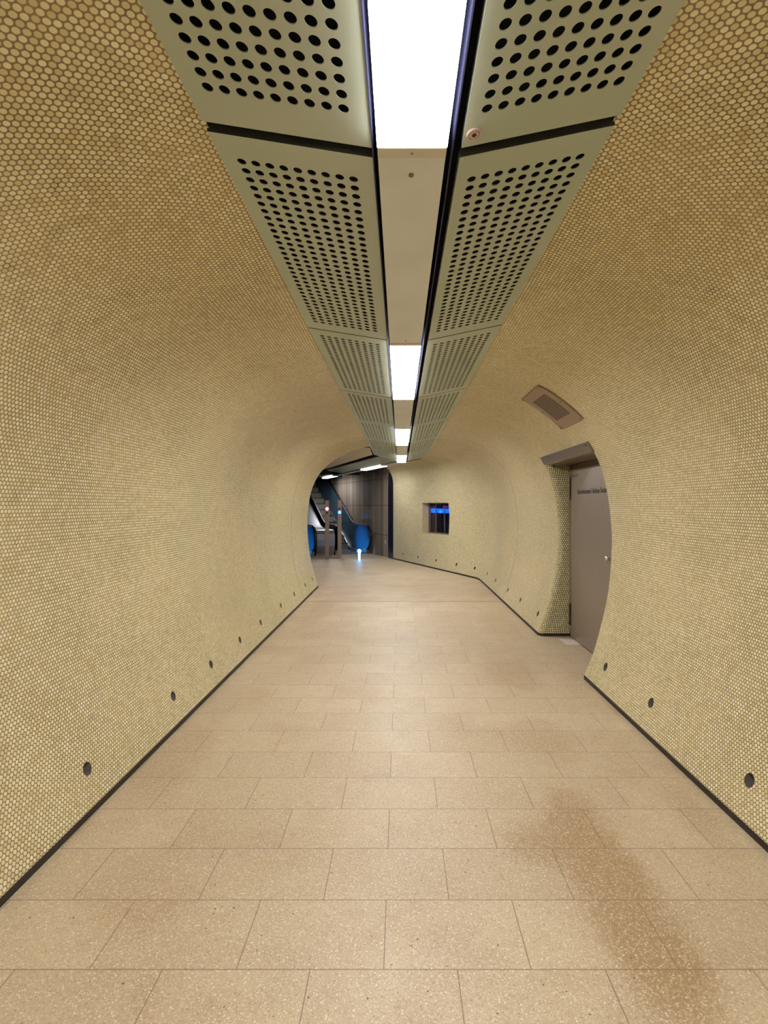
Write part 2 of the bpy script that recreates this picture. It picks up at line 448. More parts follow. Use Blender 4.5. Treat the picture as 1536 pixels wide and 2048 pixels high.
def skipR(i, k):
    if iA0 <= i < iA1 and k < kA: return True
    if iW0 <= i < iW1 and kW0 <= k < kW1: return True
    return False
mb, ringsR = wall_mesh('wall_right', stR, len(QR), PRf, skipR, hR, gR, None)
# window reveals
def pane_pt(p, depth):     # project a rim point straight back onto the pane plane
    q = Vector((p[0], p[1])); off = (q - B0).dot(nv)
    q = q + nv*(depth-off); return Vector((q[0], q[1], p[2]))
PD = .32
rim = [(i, kW0) for i in range(iW0, iW1+1)] + [(iW1, k) for k in range(kW0+1, kW1+1)] + [(i, kW1) for i in range(iW1-1, iW0-1, -1)] + [(iW0, k) for k in range(kW1-1, kW0, -1)]
ps = [PRf(i, k) for i, k in rim]
for a in range(len(ps)):
    b = (a+1) % len(ps)
    A, Bp = ps[a], ps[b]; A2, B2 = pane_pt(A, PD), pane_pt(Bp, PD)
    L1 = (A2-A).length; s0 = a*.05
    mb.face(mb.p(A, (s0, 0)), mb.p(Bp, (s0+(Bp-A).length, 0)), mb.p(B2, (s0+(Bp-A).length, L1)), mb.p(A2, (s0, L1)), m=0)
wr = mb.build('wall_right', [M['mosaic'], M['groove']], smooth=True, fix=False)
es = wr.modifiers.new('split', 'EDGE_SPLIT'); es.split_angle = R(50)
tag(wr, kind='structure')

# ---- alcove jambs
XD = 2.05
mb = MB()
jk = list(range(0, kA+1))
arcj = arcR
prev = None
for k in jk:
    q = QR[k]; row = []
    for a in range(0, 6):       # rounded arris on the far side
        t = math.pi/2*a/5
        row.append((Vector((q[0] + RF*(1-math.cos(t)) , AY1 + RF - RF*math.sin(t), q[1])), (0.0 - RF*1.57*(1-a/5)/1.0, q[1])))
    for a in range(1, 5):
        x = q[0] + RF + (XD - q[0] - RF)*a/4
        row.append((Vector((x, AY1, q[1])), (x - q[0] - RF, q[1])))
    ids = [mb.p(p, u) for p, u in row]
    if prev:
        for j in range(len(ids)-1): mb.face(prev[j], prev[j+1], ids[j+1], ids[j], m=0)
    prev = ids
prev = None
for k in jk:                    # near jamb, facing away from the entrance side
    q = QR[k]; ids = [mb.p((q[0], AY0, q[1]), (0, q[1])), mb.p((XD, AY0, q[1]), (XD-q[0], q[1]))]
    if prev: mb.face(prev[0], prev[1], ids[1], ids[0], m=0)
    prev = ids
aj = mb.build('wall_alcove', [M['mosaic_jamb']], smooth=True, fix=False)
es = aj.modifiers.new('split', 'EDGE_SPLIT'); es.split_angle = R(50); tag(aj, kind='structure')
mb = MB()                        # masonry behind: back of the alcove either side of the door leaf
mb.box(XD, XD+.08, AY0-.02, 4.66, 0, 2.12); mb.box(XD, XD+.08, 4.66, AY1+.02, 2.03, 2.12)
tag(mb.build('wall_alcove_back', M['steel']), kind='structure')

# ---- flat mosaic soffit left of the turned strip
mb = MB()
sp = [(-.572, YE-.02), (-.600, 11.00), (-.665, 11.10), (-2.62, 16.2), (-6.0, 16.2), (-4.5, YE+.16), (-1.2, YE+.16), (-.75, YE-.02)]
mb.face(*[mb.p((x, y, 2.668), (x, y)) for x, y in sp])
tag(mb.build('ceiling_soffit', M['mosaic'], fix=False), kind='structure')

# ---- round recessed holes
def cup(pts, name='wall_hole'):
    c = sum(pts, Vector())/len(pts)
    n = (pts[0]-c).cross(pts[len(pts)//4]-c).normalized()
    if n.x*(1 if c.x > 0 or c.y > 10.3 else -1) < 0: n = -n
    mb = MB(); N = len(pts)
    A = [mb.p(p-c) for p in pts]; B = [mb.p(p-c+n*.09) for p in pts]
    for k in range(N): mb.face(A[k], A[(k+1) % N], B[(k+1) % N], B[k])
    mb.face(*B, m=1)
    o = mb.build(name, [M['pipe'], M['dark']], loc=c, fix=False)
    for p in o.data.polygons: p.use_smooth = len(p.vertices) == 4
    return o
ordn = ['nearest the camera', 'second along from the camera', 'third along from the camera', 'fourth along from the camera', 'fifth along from the camera', 'sixth along from the camera', 'seventh along from the camera', 'eighth along from the camera', 'by the far end']
ringsL.sort(key=lambda r: r[0].y)
for i, r in enumerate(ringsL):
    if r[0].y < 2.0: continue
    j = i-3
    tag(cup(r), 'round dark hole low in left wall, ' + ordn[j], 'wall hole', 'round holes along the foot of the left wall')
ringsR.sort(key=lambda r: r[0].y)
rl = ['nearest the camera', 'second along, under the near side of the alcove', 'third along, just before the door alcove', 'just past the door alcove', 'second past the door alcove', 'beside the thin wall joint', 'just past the thin wall joint', 'last before the wall bends', 
      'at the bend of the wall', 'first past the bend', 'just right of below the window', 'left below the window', 'nearest the dark metal end post']
j = 0
print('RINGS', len(ringsL), len(ringsR), [round(r[0].y, 2) for r in ringsR])
for r in ringsR:
    if r[0].y < 2.0: continue
    tag(cup(r), 'round dark hole low in right wall, ' + rl[min(j, len(rl)-1)], 'wall hole', 'round holes along the foot of the right wall'); j += 1

# ---- dark recessed strips along the floor
def strip(name, pts, inward, h=.034, th=.02):
    mb = MB(); pr = None
    for p, n in zip(pts, inward):
        p = Vector(p); n = Vector(n)
        ids = [mb.p((p[0], p[1], 0)), mb.p((p[0], p[1], h)), mb.p((p[0]-n[0]*th, p[1]-n[1]*th, h)), mb.p((p[0]-n[0]*th, p[1]-n[1]*th, 0))]
        if pr:
            for a in range(4): mb.face(pr[a], pr[(a+1) % 4], ids[(a+1) % 4], ids[a])
        else: mb.face(*ids[::-1])
        pr = ids
    mb.face(*pr)
    tag(mb.build(name, M['base']), kind='structure')
i_ = .003
pl = [(-1.566+i_, -5), (-1.566+i_, YE), (-1.566-.02, YE+.08), (-1.66, YE+.125), (-3.8, YE+.13)]
strip('baseboard_left', pl, [(1, 0), (1, 0), (.8, -.5), (.2, -1), (0, -1)])
strip('baseboard_right', [(1.668-i_, -5), (1.668-i_, AY0), (1.66+.06, AY0+.001)], [(-1, 0), (-1, 0), (-1, .2)])
pts = [(XD-.002, AY1-.004), (1.668+RF, AY1-.004), (1.668+.018, AY1+.018), (1.668-i_, AY1+RF)]
nrm = [(0, -1), (0, -1), (-.7, -.7), (-1, 0)]
for B, C, N, s, L in rail:
    if B[1] > AY1+RF+.01: pts.append((B[0]-N[0]*i_, B[1]-N[1]*i_)); nrm.append((-N[0], -N[1]))
strip('baseboard_far_right', pts, nrm)
strip('baseboard_alcove', [(XD-.012, AY0), (XD-.012, AY1-.004)], [(-1, 0), (-1, 0)], h=.012, th=.01)

# ---- floor
mb = MB()
def quad(mb, pts, m=0): mb.face(*[mb.p(p, (p[0], p[1])) for p in pts], m=m)
quad(mb, [(-6, -5.2, 0), (2.6, -5.2, 0), (2.6, 8.2, 0), (-6, 8.2, 0)], 0)
quad(mb, [(-9, 8.2, 0), (2.6, 8.2, 0), (2.6, 26, 0), (-12, 26, 0)], 1)
mb.box(-1.6, 1.70, 8.194, 8.207, .0002, .0008, m=2)
tag(mb.build('floor', [M['floor'], M['floor2'], M['groove']], fix=False), kind='structure')
mb = MB(); mb.box(1.875, XD-.014, 5.66, 5.90, 0.0, .003)
tag(mb.build('floor_patch', M['floor_patch']), 'pale rectangular floor patch at the foot of the grey door', 'floor patch')

# ---- end wall behind the camera, dark plenum above the strip
mb = MB(); mb.box(-2.2, 2.2, -5.1, -5.0, 0, 3.0)
tag(mb.build('wall_back', M['plaster']), kind='structure')
mb = MB()
mb.box(-.70, .76, -5, 11.6, 3.0, 3.06)                      # top of the service channel
mb.box(-.60, -.585, -5, YE+.1, 2.73, 3.02); mb.box(.648, .663, -5, 11.8, 2.74, 3.02)
tag(mb.build('ceiling_channel', M['dark']), kind='structure')

# ------------------------------------------------------------------ ceiling panels
XI_R, XO_R, XI_L, XO_L = .177, .637, -.080, -.572
ZI, ZO = 2.605, 2.701
PLEN = 1.66
def panel_mesh(width, rise, length, ncol, nrow, colm, fh=.007, cut=None):
    """local x: 0 (inner edge) -> width, y: 0 -> length; rising outward. cut=(y at outer edge) for a mitred far end"""
    mb = MB()
    def P(x, y, dz=0): return Vector((x, y, rise*x/width + dz))
    m0, m1 = .095, .105
    px = (width - colm[0] - colm[1])/ncol; py = (length-m0-m1)/nrow
    x0 = colm[0]; TH = .003
    xe = x0 + px*ncol; ye = m0+py*nrow
    rows = nrow
    if cut is not None: rows = int((cut-.05-m0)/py); ye = m0+py*rows
    def q(a): mb.face(*[mb.p(P(*t), t) for t in a])
    yo = length if cut is None else cut
    def yend(x): return length + (yo-length)*x/width
    q([(0, 0), (width, 0), (width, m0), (0, m0)])
    q([(0, ye), (width, ye), (width, yend(width)), (0, yend(0))])
    q([(0, m0), (x0, m0), (x0, ye), (0, ye)]); q([(xe, m0), (width, m0), (width, ye), (xe, ye)])
    for a in range(ncol):
        for b in range(rows):
            c = [(x0+px*a, m0+py*b), (x0+px*(a+1), m0+py*b), (x0+px*(a+1), m0+py*(b+1)), (x0+px*a, m0+py*(b+1))]
            ring, pts = ring_cell(mb, [P(*t) for t in c], c, rad=.64, n=16)
            up = [mb.p(p+Vector((0, 0, TH))) for p in pts]
            for k in range(16): mb.face(ring[k], ring[(k+1) % 16], up[(k+1) % 16], up[k])
    # folded edges
    def fold(a, b, h, m=0):
        mb.face(mb.p(P(*a)), mb.p(P(*b)), mb.p(P(*b, h)), mb.p(P(*a, h)), m=m)
    fold((0, 0), (0, yend(0)), .035); fold((width, 0), (width, yend(width)), .03)
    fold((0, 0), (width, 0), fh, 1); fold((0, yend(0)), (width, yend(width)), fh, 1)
    return mb
wR, wL = XO_R-XI_R, -(XO_L-XI_L)
pR = panel_mesh(wR, ZO-ZI, PLEN, 9, 32, (.030, .040))
pL_ = panel_mesh(wL, ZO-.018-ZI, PLEN, 9, 32, (.046, .044))
def flipx(mb):
    mb.v = [(-x, y, z) for x, y, z in mb.v]; return mb
flipx(pL_)
mtR = pR.build('ceiling_panel', [M['panel'], M['end_fold']], fix=False); mtL = pL_.build('ceiling_panel', [M['panel'], M['end_fold']], fix=False)
pR2 = panel_mesh(wR, ZO-ZI, PLEN, 9, 32, (.030, .040), fh=.026).build('ceiling_panel', [M['panel'], M['end_fold']], fix=False)
pL2 = flipx(panel_mesh(wL, ZO-.018-ZI, PLEN, 9, 32, (.046, .044), fh=.026)).build('ceiling_panel', [M['panel'], M['end_fold']], fix=False)
J = [-3.62, -1.95, -.245, 1.475, 3.145, 4.845, 6.575, 8.32, 10.03]
wordn = {3: 'second', 4: 'third', 5: 'fourth', 6: 'fifth', 7: 'sixth'}
first = [True, True]
for n in range(len(J)):
    y = J[n]
    for side, src, xi in ((1, mtR, XI_R), (0, mtL, XI_L)):
        if side == 0 and n == 8: continue
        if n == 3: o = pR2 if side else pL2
        else:
            o = src if first[side] else src.copy()
            if not first[side]: COL.objects.link(o)
            first[side] = False
        o.location = (xi, y + (0 if n != 3 else .015), ZI)
        nxt = J[n+1] if n+1 < len(J) else 11.72
        sy = (nxt - y - (.012 if n != 2 else .035) - (.015 if n == 3 else 0))/PLEN
        if n == 2: o.location.y = y + .01
        o.scale = (1, sy, 1)
        sd = 'right' if side else 'left'
        if n == 2: lb = f'pale green perforated ceiling panel on the {sd} of the light strip, largest and nearest, cut by the photo top'
        elif n in wordn: lb = f'pale green perforated ceiling panel on the {sd} of the light strip, {wordn[n]} from the camera'
        elif n == 8: lb = f'pale green perforated ceiling panel on the {sd} of the light strip, last before the bend'
        else: lb = f'pale green perforated ceiling panel {sd} of the strip, behind the camera'
        if n < 2: lb = f'perforated ceiling panel {sd} of the strip, behind the camera, number ' + ('one' if n else 'two')
        tag(o, lb, 'ceiling panel', 'perforated ceiling panels along the light strip')
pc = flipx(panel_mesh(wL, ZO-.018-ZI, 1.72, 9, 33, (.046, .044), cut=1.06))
o = pc.build('ceiling_panel', [M['panel'], M['end_fold']], fix=False, loc=(XI_L, 10.03, ZI))
tag(o, 'pale green perforated ceiling panel left of the strip, cut off slantwise at the bend', 'ceiling panel', 'perforated ceiling panels along the light strip')

# second leg of the strip
e2 = R(22.0); ex = Vector((math.cos(e2), math.sin(e2), 0)); ey = Vector((-math.sin(e2), math.cos(e2), 0))
AX = Vector((.045, 11.80, 0))
def at2(x, y, z=0): return AX + ex*x + ey*y + Vector((0, 0, z))
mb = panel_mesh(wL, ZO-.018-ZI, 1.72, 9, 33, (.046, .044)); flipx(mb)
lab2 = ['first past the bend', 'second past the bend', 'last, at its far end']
srcp = mb.build('ceiling_panel', [M['panel'], M['end_fold']], fix=False)
for n in range(3):
    o = srcp if n == 0 else srcp.copy()
    if n: COL.objects.link(o)
    o.location = at2(-.12, .02 + 1.733*n - .35, ZI-.004); o.rotation_euler = (0, 0, e2)
    tag(o, 'perforated ceiling panel on the left side of the strip over the escalator approach, ' + lab2[n], 'ceiling panel', 'perforated ceiling panels of the turned strip')
mb = panel_mesh(wR, ZO-ZI, 1.72, 9, 33, (.030, .040)); srcp = mb.build('ceiling_panel', [M['panel'], M['end_fold']], fix=False)
for n in range(3):
    o = srcp if n == 0 else srcp.copy()
    if n: COL.objects.link(o)
    o.location = at2(.13, .22 + 1.733*n, ZI-.004); o.rotation_euler = (0, 0, e2)
    tag(o, 'perforated ceiling panel on the right side of the strip over the escalator approach, ' + lab2[n], 'ceiling panel', 'perforated ceiling panels of the turned strip')

# badge
mb = MB(); mb.cyl((0, 0, 0), (0, 0, .006), .021, 24)
b = mb.build('ceiling_badge', M['badge'], loc=(.2065, 1.400, 2.605+.006-.0055))
b.rotation_euler = (0, -math.atan((ZO-ZI)/wR), 0)
mb = MB(); mb.cyl((0, 0, -.0015), (0, 0, .002), .0065, 16); mb.build('badge_center', M['base'], parent=b)
mb = MB()
for k in range(24):
    t = 2*math.pi*k/24
    if k % 6 == 0: continue
    mb.box(-.0008, .0008, .0135, .0165, -.0012, .001, M=Matrix.Rotation(t, 4, 'Z'))
mb.build('badge_marks', M['stain'], parent=b)
tag(b, 'small round pinkish badge on the corner of the near right ceiling panel', 'badge')

# ------------------------------------------------------------------ lamps and cover plates
LX0, LX1, LZ = -.064, .132, 2.575
def lamp(y0, y1, label, frame=None, z=LZ):
    L = y1-y0; W = LX1-LX0
    root = empty('ceiling_light'); tag(root, label, 'ceiling light', 'fluorescent lamps of the light strip')
    mb = MB(); mb.box(-W/2, W/2, 0, L, 0, .030)
    df = mb.build('diffuser', [M['lamp'] if frame is None else M['lamp2'], M['lamp_side']], parent=root)
    for p in df.data.polygons: p.material_index = 0 if abs(p.normal.z) > .5 else 1
    mb = MB(); mb.box(-W/2+.012, W/2-.012, .0, L, .031, .10); mb.build('housing', M['endcap'], parent=root)
    for yy, sgn in ((-.045, -1), (L+.004, 1)):
        mb = MB(); mb.box(-W/2, W/2, yy, yy+.041, .001, .03)
        ec = bev(mb.build('end_cap', M['endcap'], parent=root), .002)
        mb = MB(); mb.cyl((0, yy+.02, -.001), (0, yy+.02, .003), .004, 10); mb.build('screw', M['stain'], parent=ec)
    if frame is None: root.location = ((LX0+LX1)/2, y0, z)
    else: root.location = frame(0, y0, z); root.rotation_euler = (0, 0, e2)
    return root
def cover(y0, y1, label, frame=None, stain=False):
    W = LX1-LX0
    mb = MB(); mb.box(-W/2, W/2, 0, y1-y0, .004, .02)
    o = bev(mb.build('cover_plate', M['cover']), .002)
    if frame is None: o.location = ((LX0+LX1)/2, y0, LZ)
    else: o.location = frame(0, y0, LZ); o.rotation_euler = (0, 0, e2)
    tag(o, label, 'cover plate', 'blank cover plates of the light strip')
    mb = MB(); mb.cyl((0, .075, .0), (0, .075, .006), .0075 if stain else .004, 12); mb.build('screw', M['stain'], parent=o)
    mb = MB(); mb.cyl((0, y1-y0-.05, .001), (0, y1-y0-.05, .006), .004, 12); mb.build('screw', M['stain'], parent=o)
    return o
spans = [(-3.80, -2.10), (-.33, 1.405), (3.165, 4.77), (6.64, 8.42), (10.16, 11.84)]
labs = ['white ceiling light tube behind the camera', 'large glowing white ceiling light nearest the camera, cut by the photo top', 'glowing white ceiling light second from the camera', 'glowing white ceiling light third from the camera', 'small glowing white ceiling light at the far end of the straight strip']
for s, l in zip(spans, labs): lamp(*s, l)
wl_ = 0
cl = ['blank cover plate of the strip behind the camera', 'blank cream cover plate with a dark spot, nearest the camera between two lights', 'blank cream cover plate between second and third ceiling lights', 'blank cream cover plate between the third and the last light of the straight strip']
for n in range(4): cover(spans[n][1]+.048, spans[n+1][0]-.048, cl[n], stain=(n == 1))
lamp(1.22, 2.90, 'glowing white ceiling light of the turned strip, first past the bend', at2)
lamp(6.2, 7.7, 'glowing white ceiling light over the escalator foot, farthest away', at2)
cover(.12, 1.17, 'short blank cover plate just past the bend of the ceiling strip', at2); cover(2.95, 6.15, 'long blank cover plate between the two farthest ceiling lights', at2)
# side channels either side of lamps, blue of the lens flare put into their colour
mb = MB()
for x0, x1 in ((LX0-.045, LX0-.043), (LX1+.043, LX1+.045)): mb.box(x0+.028 if x0 < 0 else x0-.026, (x1+.030 if x0 < 0 else x1-.024), -5, 11.86, 2.60, 2.98)
tag(mb.build('ceiling_rail', M['flare_blue']), kind='structure')
mb = MB()
mb.box(-.135, -.131, 0.05, 5.1, 2.60, 2.9); mb.box(.131, .135, .05, 5.1, 2.60, 2.9)
o = mb.build('ceiling_rail_far', M['flare_blue'], loc=AX); o.rotation_euler = (0, 0, e2); tag(o, kind='structure')

# ------------------------------------------------------------------ door, hood, vent
dr = MB(); dr.box(XD-.022, XD+.02, 4.68, 5.985, .012, 1.994)
d = bev(dr.build('door_1', M['door']), .004); tag(d, kind='structure')
mb = MB(); mb.box(XD-.012, XD+.05, 5.99, 6.026, 0, 2.03); mb.box(XD-.008, XD+.05, 4.62, 5.99, 1.998, 2.045); mb.box(XD-.012, XD+.05, 4.62, 4.675, 0, 2.0)
bev(mb.build('door_frame', M['steel'], parent=d), .002)
for zc in (1.77, 1.64, .28, .15)[::2]:
    mb = MB(); mb.cyl((XD-.030, 5.998, zc-.13), (XD-.030, 5.998, zc-.005), .011, 14); mb.cyl((XD-.030, 5.998, zc+.0), (XD-.030, 5.998, zc+.125), .011, 14)
    h = mb.build('hinge', M['steel'], parent=d, smooth=False)
    mb = MB(); mb.box(XD-.027, XD-.018, 5.955, 5.984, zc-.13, zc+.125); mb.build('hinge_leaf', M['black'], parent=h)
mb = MB()
prof = [(.0, .010), (.012, .010), (.016, .012), (.024, .022), (.036, .027), (.048, .024), (.055, .012), (.056, .0)]
rr = []
for dx, r_ in prof:
    rr.append([mb.p((XD-.022-dx, 4.835+r_*math.cos(2*math.pi*k/20), 1.062+r_*math.sin(2*math.pi*k/20))) for k in range(20)])
for a, b_ in zip(rr, rr[1:]):
    for k in range(20): mb.face(a[k], a[(k+1) % 20], b_[(k+1) % 20], b_[k])
mb.build('door_knob', M['chrome'], parent=d, smooth=True)
def text(body, y, z, size, m, sx=1.0, parent=None, name='lettering'):
    cu = bpy.data.curves.new(name, 'FONT'); cu.body = body; cu.size = size; cu.extrude = .0004; cu.offset = .0012; cu.materials.append(m)
    o = bpy.data.objects.new(name, cu); COL.objects.link(o)
    Mx = Matrix(((0, 0, -1, XD-.0235), (-1, 0, 0, y), (0, 1, 0, z), (0, 0, 0, 1)))
    o.matrix_world = Mx @ Matrix.Diagonal((sx, 1, 1, 1)); o.parent = parent
    return o
text('Betriebsräume / Aufzug-Technik', 5.74, 1.700, .072, M['ink'], .92, d)
text('575 68 564 1', 5.925, 1.900, .042, M['ink_faded'], 1.0, d)

mb = MB()
poly = [(1.690, 2.150), (1.735, 2.062), (1.76, 2.052), (2.06, 2.046), (2.06, 2.12), (1.74, 2.165)]
mb.extrude(poly, lambda q: (q[0], AY0-.012, q[1]), lambda q: (q[0], AY1+.045, q[1]))
o = bev(mb.build('door_hood', M['steel']), .003)
tag(o, 'brownish metal hood over the door alcove in the right wall', 'door hood')
mb = MB(); 
for y in (AY0+.06, 5.75):
    mb.cyl((1.700, y, 2.122), (1.712, y, 2.128), .006, 10)
mb.build('hood_fixings', M['base'], parent=o)['kind'] = 'stuff'

# vent grille following the vault
def vp(s, y, off):        # s: arc position along the right profile, off: towards the room
    for k in range(len(QR)-1):
        if arcR[k] <= s <= arcR[k+1]:
            t = (s-arcR[k])/(arcR[k+1]-arcR[k]); p = QR[k].lerp(QR[k+1], t); tg = (QR[min(k+2, len(QR)-1)]-QR[max(k-1, 0)]).normalized()
            n = Vector((-tg[1], tg[0])); return Vector((p[0]+n[0]*off, y, p[1]+n[1]*off))
s_lo = arcR[kz(QR, 2.335)]; s_hi = arcR[min(range(len(QR)), key=lambda i: abs(QR[i][0]-1.18))]
VY0, VY1 = 4.29, 4.87
mb = MB(); NS = 20; rows = [s_lo + (s_hi-s_lo)*t for t in (0, .08, .15, .19)]
g0, g1 = .20, .80
srow = [0, .1, g0] + [g0 + (g1-g0)*(k+.5*j+.5)/NS for k in range(NS) for j in (0, 1)] + [.9, 1.0]
srow = sorted(set(round(x, 5) for x in srow))
ycol = [0, .17]; 
for c_ in range(6): ycol += [.17+.66*(c_+.06)/6, .17+.66*(c_+.94)/6]
ycol += [.83, 1.0]; ycol = sorted(set(round(x, 5) for x in ycol))
OFF = .014
def vv(a, b, off=OFF): return vp(s_lo+(s_hi-s_lo)*a, VY0+(VY1-VY0)*b, off)
grid = {}
def gv(a, b):
    if (a, b) not in grid: grid[(a, b)] = mb.p(vv(a, b))
    return grid[(a, b)]
slotrows = {round(g0 + (g1-g0)*(k+.5)/NS, 5) for k in range(NS)}
for a, a2 in zip(srow, srow[1:]):
    for b_, b2 in zip(ycol, ycol[1:]):
        open_ = a in slotrows and .17 < b_+1e-4 and b2 < .8301 and any(abs(b_-round(.17+.66*(c_+.06)/6, 5)) < 1e-4 for c_ in range(6))
        if open_: continue
        mb.face(gv(a, b_), gv(a2, b_), gv(a2, b2), gv(a, b2))
# edges of the plate
def edge_strip(L):
    for (a, b_), (a2, b2) in zip(L, L[1:]):
        mb.face(mb.p(vv(a, b_)), mb.p(vv(a2, b2)), mb.p(vv(a2, b2, .001)), mb.p(vv(a, b_, .001)))
edge_strip([(x/12, 0) for x in range(13)]); edge_strip([(x/12, 1) for x in range(13)]); edge_strip([(0, 0), (0, 1)]); edge_strip([(1, 0), (1, 1)])
vent = mb.build('wall_vent', M['vent'], fix=False)
tag(vent, 'curved brown metal vent grille high on the right wall above the door', 'vent')
mb = MB()
for k in range(12):
    a, b_ = .12+.76*k/12, .12+.76*(k+1)/12
    mb.face(mb.p(vv(a, .1, .004)), mb.p(vv(b_, .1, .004)), mb.p(vv(b_, .9, .004)), mb.p(vv(a, .9, .004)))
mb.build('vent_duct', M['dark'], parent=vent, fix=False)
for a, b_ in ((.03, .06), (.03, .94), (.97, .06), (.97, .94), (.5, .05), (.5, .95)):
    mb = MB(); mb.cyl(vv(a, b_, OFF-.001), vv(a, b_, OFF+.003), .005, 10); mb.build('screw', M['base'], parent=vent)

# ------------------------------------------------------------------ window in the angled wall
z0w, z1w = QR[kW0][1], QR[kW1][1]
def wp(t, off, z): q = B0 + dv*t + nv*off; return Vector((q[0], q[1], z))
mb = MB()
def wbox(mb, t0, t1, o0, o1, z0, z1, m=0):
    c = [wp(t, o, z) for t in (t0, t1) for o in (o0, o1) for z in (z0, z1)]; a = [mb.p(q) for q in c]
    for q in ((0,1,3,2),(4,6,7,5),(0,4,5,1),(2,3,7,6),(0,2,6,4),(1,5,7,3)): mb.face(*[a[k] for k in q], m=m)
T0, T1 = WT0-.02, WT1+.02
fw = .03
# frame placed inside the reveal
wbox(mb, T0, T1, PD-.05, PD, z0w-.01, z0w+fw); wbox(mb, T0, T1, PD-.05, PD, z1w-fw, z1w+.01)
wbox(mb, T0, WT0+fw, PD-.05, PD, z0w+fw, z1w-fw); wbox(mb, WT1-fw-.02, T1, PD-.05, PD, z0w+fw, z1w-fw)
for f_ in (.33, .68): wbox(mb, T0+(T1-T0)*f_-.006, T0+(T1-T0)*f_+.006, PD-.045, PD-.01, z0w+fw, z1w-fw)
win = mb.build('window_1', M['frame_in']); tag(win, kind='structure')
mb = MB(); wbox(mb, T0, T1, PD-.022, PD-.018, z0w, z1w); mb.build('window_pane', M['glass'], parent=win)
mb = MB()
bb = .34
wbox(mb, T0-.05, T1+.05, PD+bb, PD+bb+.02, z0w-.1, z1w+.1); wbox(mb, T0-.05, T1+.05, PD, PD+bb, z1w+.01, z1w+.03); wbox(mb, T0-.05, T1+.05, PD, PD+bb, z0w-.03, z0w-.01)
wbox(mb, T0-.05, T0, PD, PD+bb, z0w, z1w); wbox(mb, T1, T1+.05, PD, PD+bb, z0w, z1w)
mb.build('window_case', M['halldark'], parent=win)
zb = z0w + .745*(z1w-z0w)  # reflections in the panes, added as glowing bands behind them
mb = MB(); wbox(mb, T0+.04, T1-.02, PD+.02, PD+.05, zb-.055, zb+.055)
mb.build('reflection_band', M['blue_reflection'], parent=win)
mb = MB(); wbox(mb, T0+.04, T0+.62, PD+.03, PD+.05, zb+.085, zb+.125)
mb.build('reflection_band', M['magenta_reflection'], parent=win)

# ------------------------------------------------------------------ metal portal jamb and hall
E = B0 + dv*LEN
ea = ANG; hx = Vector((math.cos(ea), math.sin(ea), 0)); hy = Vector((-math.sin(ea), math.cos(ea), 0))
mb = MB()
p0 = Vector((E[0], E[1], 0)); 
def pb(mb, o, x0, x1, y0, y1, z0, z1):
    c = [o + hx*x + hy*y + Vector((0, 0, z)) for x in (x0, x1) for y in (y0, y1) for z in (z0, z1)]; a = [mb.p(q, ((q-o).dot(hy), q.z)) for q in c]
    for q in ((0,1,3,2),(4,6,7,5),(0,4,5,1),(2,3,7,6),(0,2,6,4),(1,5,7,3)): mb.face(*[a[k] for k in q])
pb(mb, p0, 0, .3, .005, .36, 0, 2.52)
tag(bev(mb.build('portal_post', M['portal']), .004), 'dark polished metal end post where the angled wall meets the concrete wall', 'post')
W0 = Vector((-.335, 15.12, 0))
mb = MB(); pb(mb, W0, 0, .3, -.10, 8.5, 0, 6.0)
cw = mb.build('wall_concrete', M['concrete']); tag(cw, kind='structure')
mb = MB()
for z in (.655, 1.56, 2.38, 3.25): pb(mb, W0, -.002, .01, -.08, 8.5, z-.006, z+.006)
for y in (.0, 3.0): pb(mb, W0, -.0015, .01, y, y+.008, 0, 6)
mb.build('wall_joints', M['dark'], parent=cw)
mb = MB(); pb(mb, W0, -.012, 0, .22, .26, .40, .50)
tag(mb.build('socket_plate', M['white']), 'tiny white socket plate low on the concrete wall', 'socket')
mb = MB()
# hall ceiling with the stair shaft opening behind it
mb.box(-9, 1.2, 15.1, 18.9, 2.80, 2.95)
mb.box(-9, -.72, YE+.15, 15.1, 2.80, 2.95); mb.box(-.72, 1.2, 11.62, 15.1, 2.80, 2.95)
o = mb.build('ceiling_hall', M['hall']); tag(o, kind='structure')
mb = MB(); mb.box(-9, 1.2, 17.3, 17.5, 2.62, 2.80); mb.box(-9, 1.2, 18.9, 19.1, 2.6, 6.0)
tag(mb.build('beam_hall', M['hall']), kind='structure')
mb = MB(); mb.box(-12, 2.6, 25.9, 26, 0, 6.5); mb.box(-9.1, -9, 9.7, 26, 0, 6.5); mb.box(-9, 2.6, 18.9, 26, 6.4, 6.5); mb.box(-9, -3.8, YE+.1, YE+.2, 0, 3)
tag(mb.build('wall_hall', M['halldark']), kind='structure')

# ------------------------------------------------------------------ escalators
O_B = Vector((-.92, 16.0, 0))
def esc_pt(x, y, z=0): return O_B + hx*x + hy*y + Vector((0, 0, z))
TN = math.tan(R(30))
def arc_path(c, r, a0, a1, n): return [(c[0]+r*math.cos(R(a0+(a1-a0)*k/n)), c[1]+r*math.sin(R(a0+(a1-a0)*k/n))) for k in range(n+1)]
TOPY = 7.6
def rail_path(drop=0.0):
    p = arc_path((.40, .535), .395-drop, 275, 90, 16)
    y1 = 1.35
    p += [(.8, .93-drop), (1.1, .93-drop)]
    for k in range(0, 7):                 # easing into the incline
        t = k/6; y = 1.2 + .6*t; p.append((y, .93-drop + TN*(.6*t*t/2) ))
    zc = .93-drop + TN*.3
    p.append((TOPY, zc + TN*(TOPY-1.8)))
    return p
def skirt(y): 
    if y < 1.6: return .03
    if y < 2.0: return .03 + TN*(y-1.6)**2/.8
    return .03 + TN*(.2 + (y-2.0))
